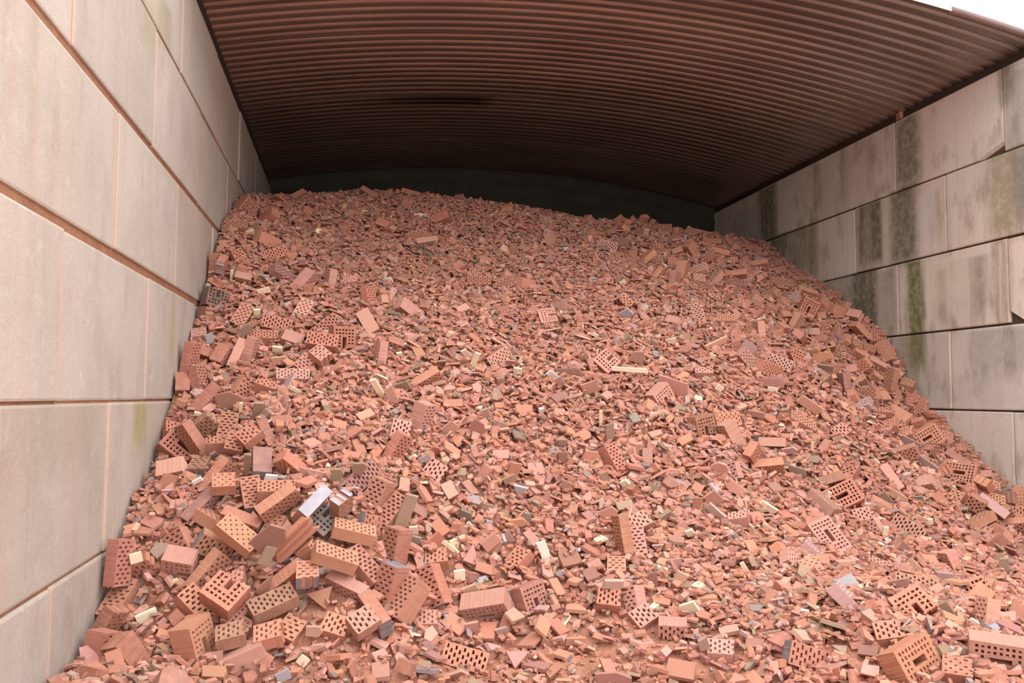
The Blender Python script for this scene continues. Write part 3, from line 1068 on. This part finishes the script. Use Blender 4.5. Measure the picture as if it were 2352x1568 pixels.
for ln in SH.strip().split('\n'):
    dat, _, lm = ln.partition('|')
    px, py, ang, Lp, Wp, col = dat.split()
    px, py, ang, Lp, Wp = float(px), float(py), float(ang), float(Lp), float(Wp)
    P = hit(px, py)
    dep = float((P - CPOS) @ CF)
    n = hn(np.array([P[0]]), np.array([P[1]]))[0]
    see = rng.uniform(60, 120) if Wp > 9 else 90; tilt = rng.uniform(18, 42)
    Rm = frame_from(px, py, 'H', ang, see, tilt)
    # true size from the size seen
    half = np.array([Lp * dep / F, max(Wp * dep / F / math.cos(math.radians(tilt)) * .95, .016), rng.uniform(.014, .022)]) / 2
    P, n = settle(px, py, Rm, half, .9)
    add_item(typ='shard', k='', px=px, py=py, R=Rm, P=keep_in(P, Rm, half), half=half, col=col, lm=lm, n=n, face='H')
# coarse bricks crowd along both walls, where they rolled to
nb, tries = 0, 0
while nb < 95 and tries < 4000:
    tries += 1
    R_ = RIDGE_R if nb < 72 else RIDGE_L
    k0 = rng.integers(len(R_) - 1); t_ = rng.random()
    px = R_[k0][0] + (R_[k0 + 1][0] - R_[k0][0]) * t_ + rng.normal(0, 26); py = R_[k0][1] + (R_[k0 + 1][1] - R_[k0][1]) * t_ + rng.normal(0, 26)
    P = hit(px, py); q = project(P)
    if abs(q[0] - px) > 4 or abs(q[1] - py) > 4 or not (XL + .1 < P[0] < XR - .1): continue
    if any((i.px - px) ** 2 + (i.py - py) ** 2 < 27 ** 2 for i in items): continue
    k = str(rng.choice(['h', 'h', 'h', 'k', 'b', 's']))
    face = str(rng.choice(['H', 'S', 'E', 'S']))
    half = np.array(DIM[k]) / 2
    Rm = frame_from(px, py, face, rng.uniform(-70, 70), rng.choice([90, 60, -60, 180, 0]), rng.uniform(25, 48))
    P, n = settle(px, py, Rm, half, .3)
    add_item(typ='brick', k=k, px=px, py=py, R=Rm, P=keep_in(P, Rm, half), half=half, col=str(rng.choice(['o', 'r', 'o', 'p', 'r', 'b'])), lm='', n=n, face=face)
    nb += 1
# the ridged roof tile beside the large purple plate
P = hit(678, 1241); dep = float((P - CPOS) @ CF)
Rm = frame_from(678, 1241, 'H', 42, 120, 30); half = np.array([.27, .12, .035]) / 2
P, n = settle(678, 1241, Rm, half, .8)
add_item(typ='ridge', k='', px=678, py=1241, R=Rm, P=P, half=half, col='r', lm='ridged roof tile piece', n=n, face='H')

# more loose shards, the large ones that lie on top all over the heap
def pick_color(n):
    u = rng.random(n)
    ks = np.array(['r', 'o', 'p', 'u', 'v', 'l', 'n', 'x', 'b', 'y', 'z'])
    cum = np.cumsum([.35, .16, .22, .085, .055, .03, .012, .018, .06, .004, .004])
    return ks[np.minimum(np.searchsorted(cum / cum[-1], u), len(ks) - 1)]
n_extra = 300 - sum(1 for i in items if i.typ == 'shard')
tries = 0
while n_extra > 0 and tries < 6000:
    tries += 1
    py = 560 + 1000 * rng.random() ** 0.8
    px = rng.uniform(200, 2340)
    P = hit(px, py)
    if not (XL + .12 < P[0] < XR - .12) or P[1] > 10.4: continue
    q = project(P)
    if abs(q[0] - px) > 3 or abs(q[1] - py) > 3: continue
    if P[1] < 4.75 and rng.random() < .8: continue
    if any((i.px - px) ** 2 + (i.py - py) ** 2 < (48 if i.typ == 'brick' else 34) ** 2 for i in items): continue
    n = hn(np.array([P[0]]), np.array([P[1]]))[0]
    nn = n + rng.normal(0, .26, 3); nn /= np.linalg.norm(nn)
    ax = rng.normal(0, 1, 3); ax -= nn * (ax @ nn); ax /= np.linalg.norm(ax)
    Rm = np.stack([ax, np.cross(nn, ax), nn], 1)
    L_ = rng.uniform(.085, .15)
    half = np.array([L_, L_ * rng.uniform(.5, .85), rng.uniform(.014, .024)]) / 2
    Pc, n = settle(px, py, Rm, half, .8)
    add_item(typ='shard', k='', px=px, py=py, R=Rm, P=Pc, half=half, col=str(pick_color(1)[0]), lm='', n=n, face='H')
    n_extra -= 1

# ---- keep them from running into one another: separating-axis test, the upper one moves out of the heap
def overlap(a, b):
    D = b.P - a.P
    if D @ D > (np.linalg.norm(a.half) + np.linalg.norm(b.half)) ** 2: return 0
    axes = [a.R[:, i] for i in range(3)] + [b.R[:, i] for i in range(3)]
    for i in range(3):
        for j in range(3):
            c = np.cross(a.R[:, i], b.R[:, j]); l = np.linalg.norm(c)
            if l > 1e-4: axes.append(c / l)
    A = np.array(axes)
    pen = np.abs(A @ a.R) @ a.half + np.abs(A @ b.R) @ b.half - np.abs(A @ D)
    return 0 if pen.min() <= 0 else float(pen.min())
PP = np.array([i.P for i in items]); RA = np.array([np.linalg.norm(i.half) for i in items])
order = np.argsort([-np.prod(i.half) for i in items])
placed, dropped = [], []
for o_ in order:
    it = items[o_]
    P0 = it.P.copy()
    toward = CPOS - it.P; toward /= np.linalg.norm(toward)
    step = toward * .6 + it.n * .4; step /= np.linalg.norm(step)
    ok = False
    for s in range(26):
        near = [p for p in placed if np.linalg.norm(p.P - it.P) < np.linalg.norm(p.half) + np.linalg.norm(it.half)]
        if not any(overlap(it, p) > (.012 if it.typ == 'brick' else .004) for p in near): ok = True; break
        it.P = P0 + step * (.006 * (s + 1))
        keep_in(it.P, it.R, it.half)
    if not ok:                      # try making room by turning it flat on the slope
        it.P = P0
        if it.typ == 'shard' and not it.lm: dropped.append(it); continue
        worst = max([overlap(it, p) for p in near] + [0])
        if not it.lm and worst > .02: dropped.append(it); continue
    placed.append(it)
items = placed
print('placed', len(items), 'dropped', len(dropped))

# ------------------------------------------------------------------ labels: what it looks like, and where it lies next to a landmark
LMK = [i for i in items if i.lm]
ORD = ['', 'second', 'third', 'fourth', 'fifth', 'sixth', 'seventh', 'eighth', 'ninth', 'tenth', 'eleventh', 'twelfth']
def describe(i):
    if i.typ == 'brick':
        c = CW[i.col[0]]
        noun = {'s': 'perforated brick', 'd': 'dotted brick', 't': 'thick brick', 'g': 'grip block', 'h': 'half brick', 'k': 'dotted half brick', 'c': 'broken grip block', 'b': 'ribbed brick fragment', 'q': 'ribbed brick fragment'}[i.k]
        if len(i.col) > 1: noun += {'g': ' with grey end', 'z': ' with blue-grey end', 'k': ' with dark end'}[i.col[1]]
        else: noun += {'H': ' holes outward', 'S': ' plain side outward', 'E': ' end outward'}[i.face]
        return c + ' ' + noun
    L_, W2 = i.half[0], i.half[1]
    shp = 'sliver' if W2 / L_ < .4 else ('squarish shard' if W2 / L_ > .75 else 'flat shard')
    sz = 'small ' if L_ < .035 else ''
    return sz + CW[i.col[0]] + ' clay ' + shp
groups = {}
for i in items:
    if i.lm:
        i.label = i.lm if len(i.lm.split()) >= 4 else i.lm + (' lying on the brick heap' if len(i.lm.split()) < 4 else '')
        continue
    j = min(LMK, key=lambda m: (m.px - i.px) ** 2 + (m.py - i.py) ** 2)
    dx, dy = i.px - j.px, i.py - j.py
    rel = ('right of' if dx > 0 else 'left of') if abs(dx) > abs(dy) else ('below' if dy > 0 else 'above')
    groups.setdefault((describe(i), rel, j.lm), []).append((dx * dx + dy * dy, i))
for (dsc, rel, lm), v in groups.items():
    v.sort(key=lambda x: x[0])
    for q, (_, i) in enumerate(v):
        o1 = ORD[q] + ' ' if q else ''
        lm2 = lm
        for cut in (' in mid slope', ' on its', ' with ', ' whose ', ' lying on', ' standing ', ' sloping ', ' leaning ', ' pointing '):
            if len((o1 + dsc + ' ' + rel + ' the ' + lm2).split()) <= 16: break
            if cut in lm2 and len(lm2.split(cut)[0].split()) >= 3: lm2 = lm2.split(cut)[0]
        i.label = f'{o1}{dsc}, {rel} the {lm2}'
        if len(i.label.split()) > 16:
            w = lm2.split()
            for c in range(len(w) - 1, 3, -1):
                if w[c] in ('the', 'in', 'of', 'on', 'with', 'by', 'near', 'beside', 'at', 'under', 'above', 'below', 'against', 'toward', 'between', 'into'):
                    lm2 = ' '.join(w[:c])
                    if lm2.split()[-1] in ('of', 'out', 'up', 'half', 'leaning', 'standing', 'touching', 'sliding', 'in', 'its', 'upper', 'sloping', 'lying'): continue
                    i.label = f'{o1}{dsc}, {rel} the {lm2}'
                    if len(i.label.split()) <= 16: break
        if len(i.label.split()) > 16:
            i.label = i.label.replace(' plain side outward', '').replace(' holes outward', '').replace(' end outward', '')
            if sum(1 for m in items if getattr(m, 'label', '') == i.label) > 1: print('dup', i.label)

for i in items:
    if i.typ == 'brick':
        ms = MESH[i.k]
        me = ms[int(rng.integers(len(ms)))]
        nm = {'g': 'grip_block', 'c': 'broken_grip_block', 'h': 'half_brick', 'k': 'half_brick', 'b': 'ribbed_brick_fragment', 'q': 'ribbed_brick_fragment'}.get(i.k, 'perforated_brick')
        o = bpy.data.objects.new(nm, me)
        if len(i.col) > 1:
            fm = {'g': M_grey, 'z': M_blue, 'k': M_soot}[i.col[1]]
            slot = 1 if i.face != 'S' or i.col in ('og', 'pg', 'bk') else (2 if i.col == 'oz' else 1)
            o.material_slots[slot].link = 'OBJECT'; o.material_slots[slot].material = fm
        sc = (1, 1, 1); grp = {'half_brick': 'broken half bricks on the heap', 'grip_block': 'grip blocks on the heap', 'broken_grip_block': 'broken grip blocks on the heap', 'ribbed_brick_fragment': 'ribbed fragments on the heap'}.get(nm, 'whole perforated bricks on the heap'); cat = 'brick'
        o.color = (*vary(PAL[i.col[0]]), 1)
    elif i.typ == 'ridge':
        o = bpy.data.objects.new('ridged_roof_tile', RIDGE); sc = tuple(i.half * 2); grp = None; cat = 'roof tile'
        o.color = (*vary(PAL['r']), 1)
    else:
        w = i.half[1] / i.half[0]
        me = SHM[int(rng.integers(2))] if w < .4 or i.col in 'wy' else SHM[int(rng.integers(MSH_N))]
        o = bpy.data.objects.new('tile_shard', me); sc = tuple(i.half * 2); grp = 'larger clay shards on the heap'; cat = 'shard'
        o.color = (*vary(PAL[i.col[0]], .09), 1)
    COL.objects.link(o)
    M = Matrix.Identity(4)
    for a_ in range(3):
        for b_ in range(3): M[a_][b_] = float(i.R[a_, b_] * sc[b_])
        M[a_][3] = float(i.P[a_])
    o.matrix_world = M
    tag(o, i.label, cat, grp)

# two brick pieces left on the ledge of the wall
for px, py, lab in ((2070, 268, 'small brick piece on the right wall top, under the roof edge'), (1992, 302, 'darker brick piece on the right wall top, deeper inside')):
    P = on_x(px, py, XR + .02); 
    o = bpy.data.objects.new('half_brick', MESH['h'][0]); COL.objects.link(o)
    o.color = (*vary(PAL['b']), 1)
    o.location = (XR + (.03 if px > 2000 else .075), P[1], ZR + 4 * BH + .0365 + .004); o.rotation_euler = (0, 0, 1.3)
    o.scale = (.8, .8, 1)
    tag(o, lab, 'brick')

# ------------------------------------------------------------------ the mass of loose shards (tens of thousands): one mesh
def prisms(N, P, Rm, half, nside, cols):
    """N prisms of NSIDE corners"""
    th = (np.arange(nside) + .5) / nside * 2 * np.pi + rng.normal(0, .11, (N, nside))
    r = (1.414 if nside == 4 else 1.2) * (1 + rng.normal(0, .09, (N, nside)))
    if nside == 4: th = th
    x, y = r * np.cos(th), r * np.sin(th)
    loc = np.zeros((N, 2 * nside, 3))
    for k, zz in ((0, -1), (1, 1)):
        loc[:, k * nside:(k + 1) * nside, 0] = x * half[:, :1] * .75
        loc[:, k * nside:(k + 1) * nside, 1] = y * half[:, 1:2] * .75
        loc[:, k * nside:(k + 1) * nside, 2] = zz * half[:, 2:3] * (1 + rng.normal(0, .12, (N, nside)))
    loc[:, nside:, :2] *= (1 - rng.random((N, 1, 1)) * .12)
    W3 = np.einsum('nij,nkj->nki', Rm, loc) + P[:, None]
    base = (np.arange(N) * 2 * nside)[:, None]
    top = base + nside + np.arange(nside)
    bot = base + np.arange(nside)[::-1]
    i = np.arange(nside); j = (i + 1) % nside
    side = base[:, :, None] + np.stack([i, j, nside + j, nside + i], -1)[None]
    faces = np.concatenate([top.ravel(), bot.ravel(), side.reshape(-1)])
    sizes = np.concatenate([np.full(2 * N, nside), np.full(N * nside, 4)])
    return W3.reshape(-1, 3), faces, sizes, np.repeat(cols, 2 * nside, 0)
def scatter(N, size, spread, lift, region=None, chunky=.1, alongw=.5, flat=.42):
    x = rng.uniform(XL + .02, XR - .02, N * 2); y = rng.uniform(2.9, 11.6, N * 2)
    if region is not None:
        k = rng.random(len(x)) < region(x, y); x, y = x[k], y[k]
    x, y = x[:N], y[:N]; N = len(x)
    z = hm(x, y); n = hn(x, y)
    wild = rng.random(N) < .15
    nn = n * (1 - flat) + np.array([0, 0, 1.]) * flat + rng.normal(0, 1, (N, 3)) * np.where(wild, .9, spread)[:, None]   # flakes come to rest flatter than the slope
    nn /= np.linalg.norm(nn, axis=1, keepdims=True)
    ax = rng.normal(0, 1, (N, 3)) + np.array([.9, -.35, 0]) * alongw
    ax -= nn * (ax * nn).sum(1, keepdims=True); ax /= np.linalg.norm(ax, axis=1, keepdims=True)
    Rm = np.stack([ax, np.cross(nn, ax), nn], 2)
    a_ = size * np.exp(rng.normal(0, .38, N))
    b_ = a_ * rng.uniform(.34, .82, N)
    t_ = np.where(rng.random(N) < chunky, rng.uniform(.4, .9, N) * b_, rng.uniform(.011, .019, N))
    t_ = np.minimum(t_, b_)
    half = np.stack([a_, b_, t_], 1) / 2
    P = np.stack([x, y, z], 1) + n * (rng.uniform(lift[0], lift[1], N))[:, None]
    ex = (np.abs(Rm) * half[:, None, :]).sum(2)[:, 0] * 1.15
    P[:, 0] = np.clip(P[:, 0], XL + ex, XR - ex)
    cols = np.array([PAL[c] for c in pick_color(N)]) * (1 + rng.normal(0, .10, (N, 1))) * (1 + rng.normal(0, .03, (N, 3)))
    return P, Rm, half, np.clip(cols, .02, .9)
OC = np.array([i.P for i in items]); OR_ = np.array([i.R for i in items]); OH = np.array([i.half for i in items]); ON = np.array([i.n for i in items])
def clear_of(P, half):
    """leave out pieces that would sit inside, or on top of, a brick or shard that lies open"""
    keep = np.ones(len(P), bool)
    rad = half.max(1)
    for c, Rm, h, n in zip(OC, OR_, OH, ON):
        near = np.where(((P - c) ** 2).sum(1) < (np.linalg.norm(h) + .25) ** 2)[0]
        if not len(near): continue
        D = P[near] - c
        q = np.abs(D @ Rm)
        inside = (q < h + rad[near, None] * .4).all(1)
        tocam = CPOS - c; tocam = tocam / np.linalg.norm(tocam)
        al = D @ tocam
        lat = D - al[:, None] * tocam
        # lying over it as we and anyone beside us would see it
        ql = np.abs(lat @ Rm); lim = np.abs(Rm.T @ (np.eye(3) - np.outer(tocam, tocam))) @ np.zeros(3)
        over = (al > -.01) & (al < .2) & (np.abs((D - ((D @ n) / max(tocam @ n, .3))[:, None] * tocam) @ Rm) < h * .9 + rad[near, None] * .1).all(1)
        keep[near[inside | over]] = False
    return keep
def fine_zone(x, y):                 # the trodden, finely crushed strip at the foot
    q = project(np.stack([x, y, hm(x, y)], -1))
    edge = 1440 + 40 * np.sin(q[:, 0] / 130.) + np.clip((1000 - q[:, 0]) * .3, 0, 260) + np.clip((q[:, 0] - 1500) * .22, 0, 260)
    return 1 / (1 + np.exp(-(q[:, 1] - edge) / 22.))
parts = []
def batch(N, size, spread, lift, region=None, chunky=.1, alongw=.6, five=.3):
    P, Rm, half, cols = scatter(N, size, spread, lift, region, chunky, alongw)
    k = clear_of(P, half); P, Rm, half, cols = P[k], Rm[k], half[k], cols[k]
    m = rng.random(len(P)) < five
    for sel, ns in ((~m, 4), (m, 5)):
        parts.append(prisms(int(sel.sum()), P[sel], Rm[sel], half[sel], ns, cols[sel]))
def coarse(x, y):
    q = project(np.stack([x, y, hm(x, y)], -1))
    band = poly_dist(q[:, 0], q[:, 1], RIDGE_R) < 60
    return (1 - .93 * fine_zone(x, y)) * np.where(band, .6, 1.)
batch(22000, .108, .36, (-.05, .015), coarse, .05)
batch(30000, .080, .38, (-.03, .038), coarse, .06)
batch(22000, .052, .45, (-.01, .05), lambda x, y: coarse(x, y) * .9 + .1, .12)
batch(9000, .072, .42, (-.02, .045), lambda x, y: coarse(x, y) * (y < 6.4), .08)
batch(7000, .024, .9, (-.015, .045), None, .5)
batch(15000, .018, .9, (-.035, .0), fine_zone, .7)
batch(6500, .045, .5, (-.03, .005), fine_zone, .2)
off, VV, FF, SS, CC = 0, [], [], [], []
for V3, f3, s3, c3 in parts:
    VV.append(V3); FF.append(f3 + off); SS.append(s3); CC.append(c3); off += len(V3)
loose = link('loose_shard_rubble', np_mesh('loose_shard_rubble', np.concatenate(VV), np.concatenate(FF), np.concatenate(SS), M_clay_loose, np.concatenate(CC)), kind='stuff')
tag(loose, 'mass of small broken clay shards in reds and browns covering the whole heap', 'rubble')
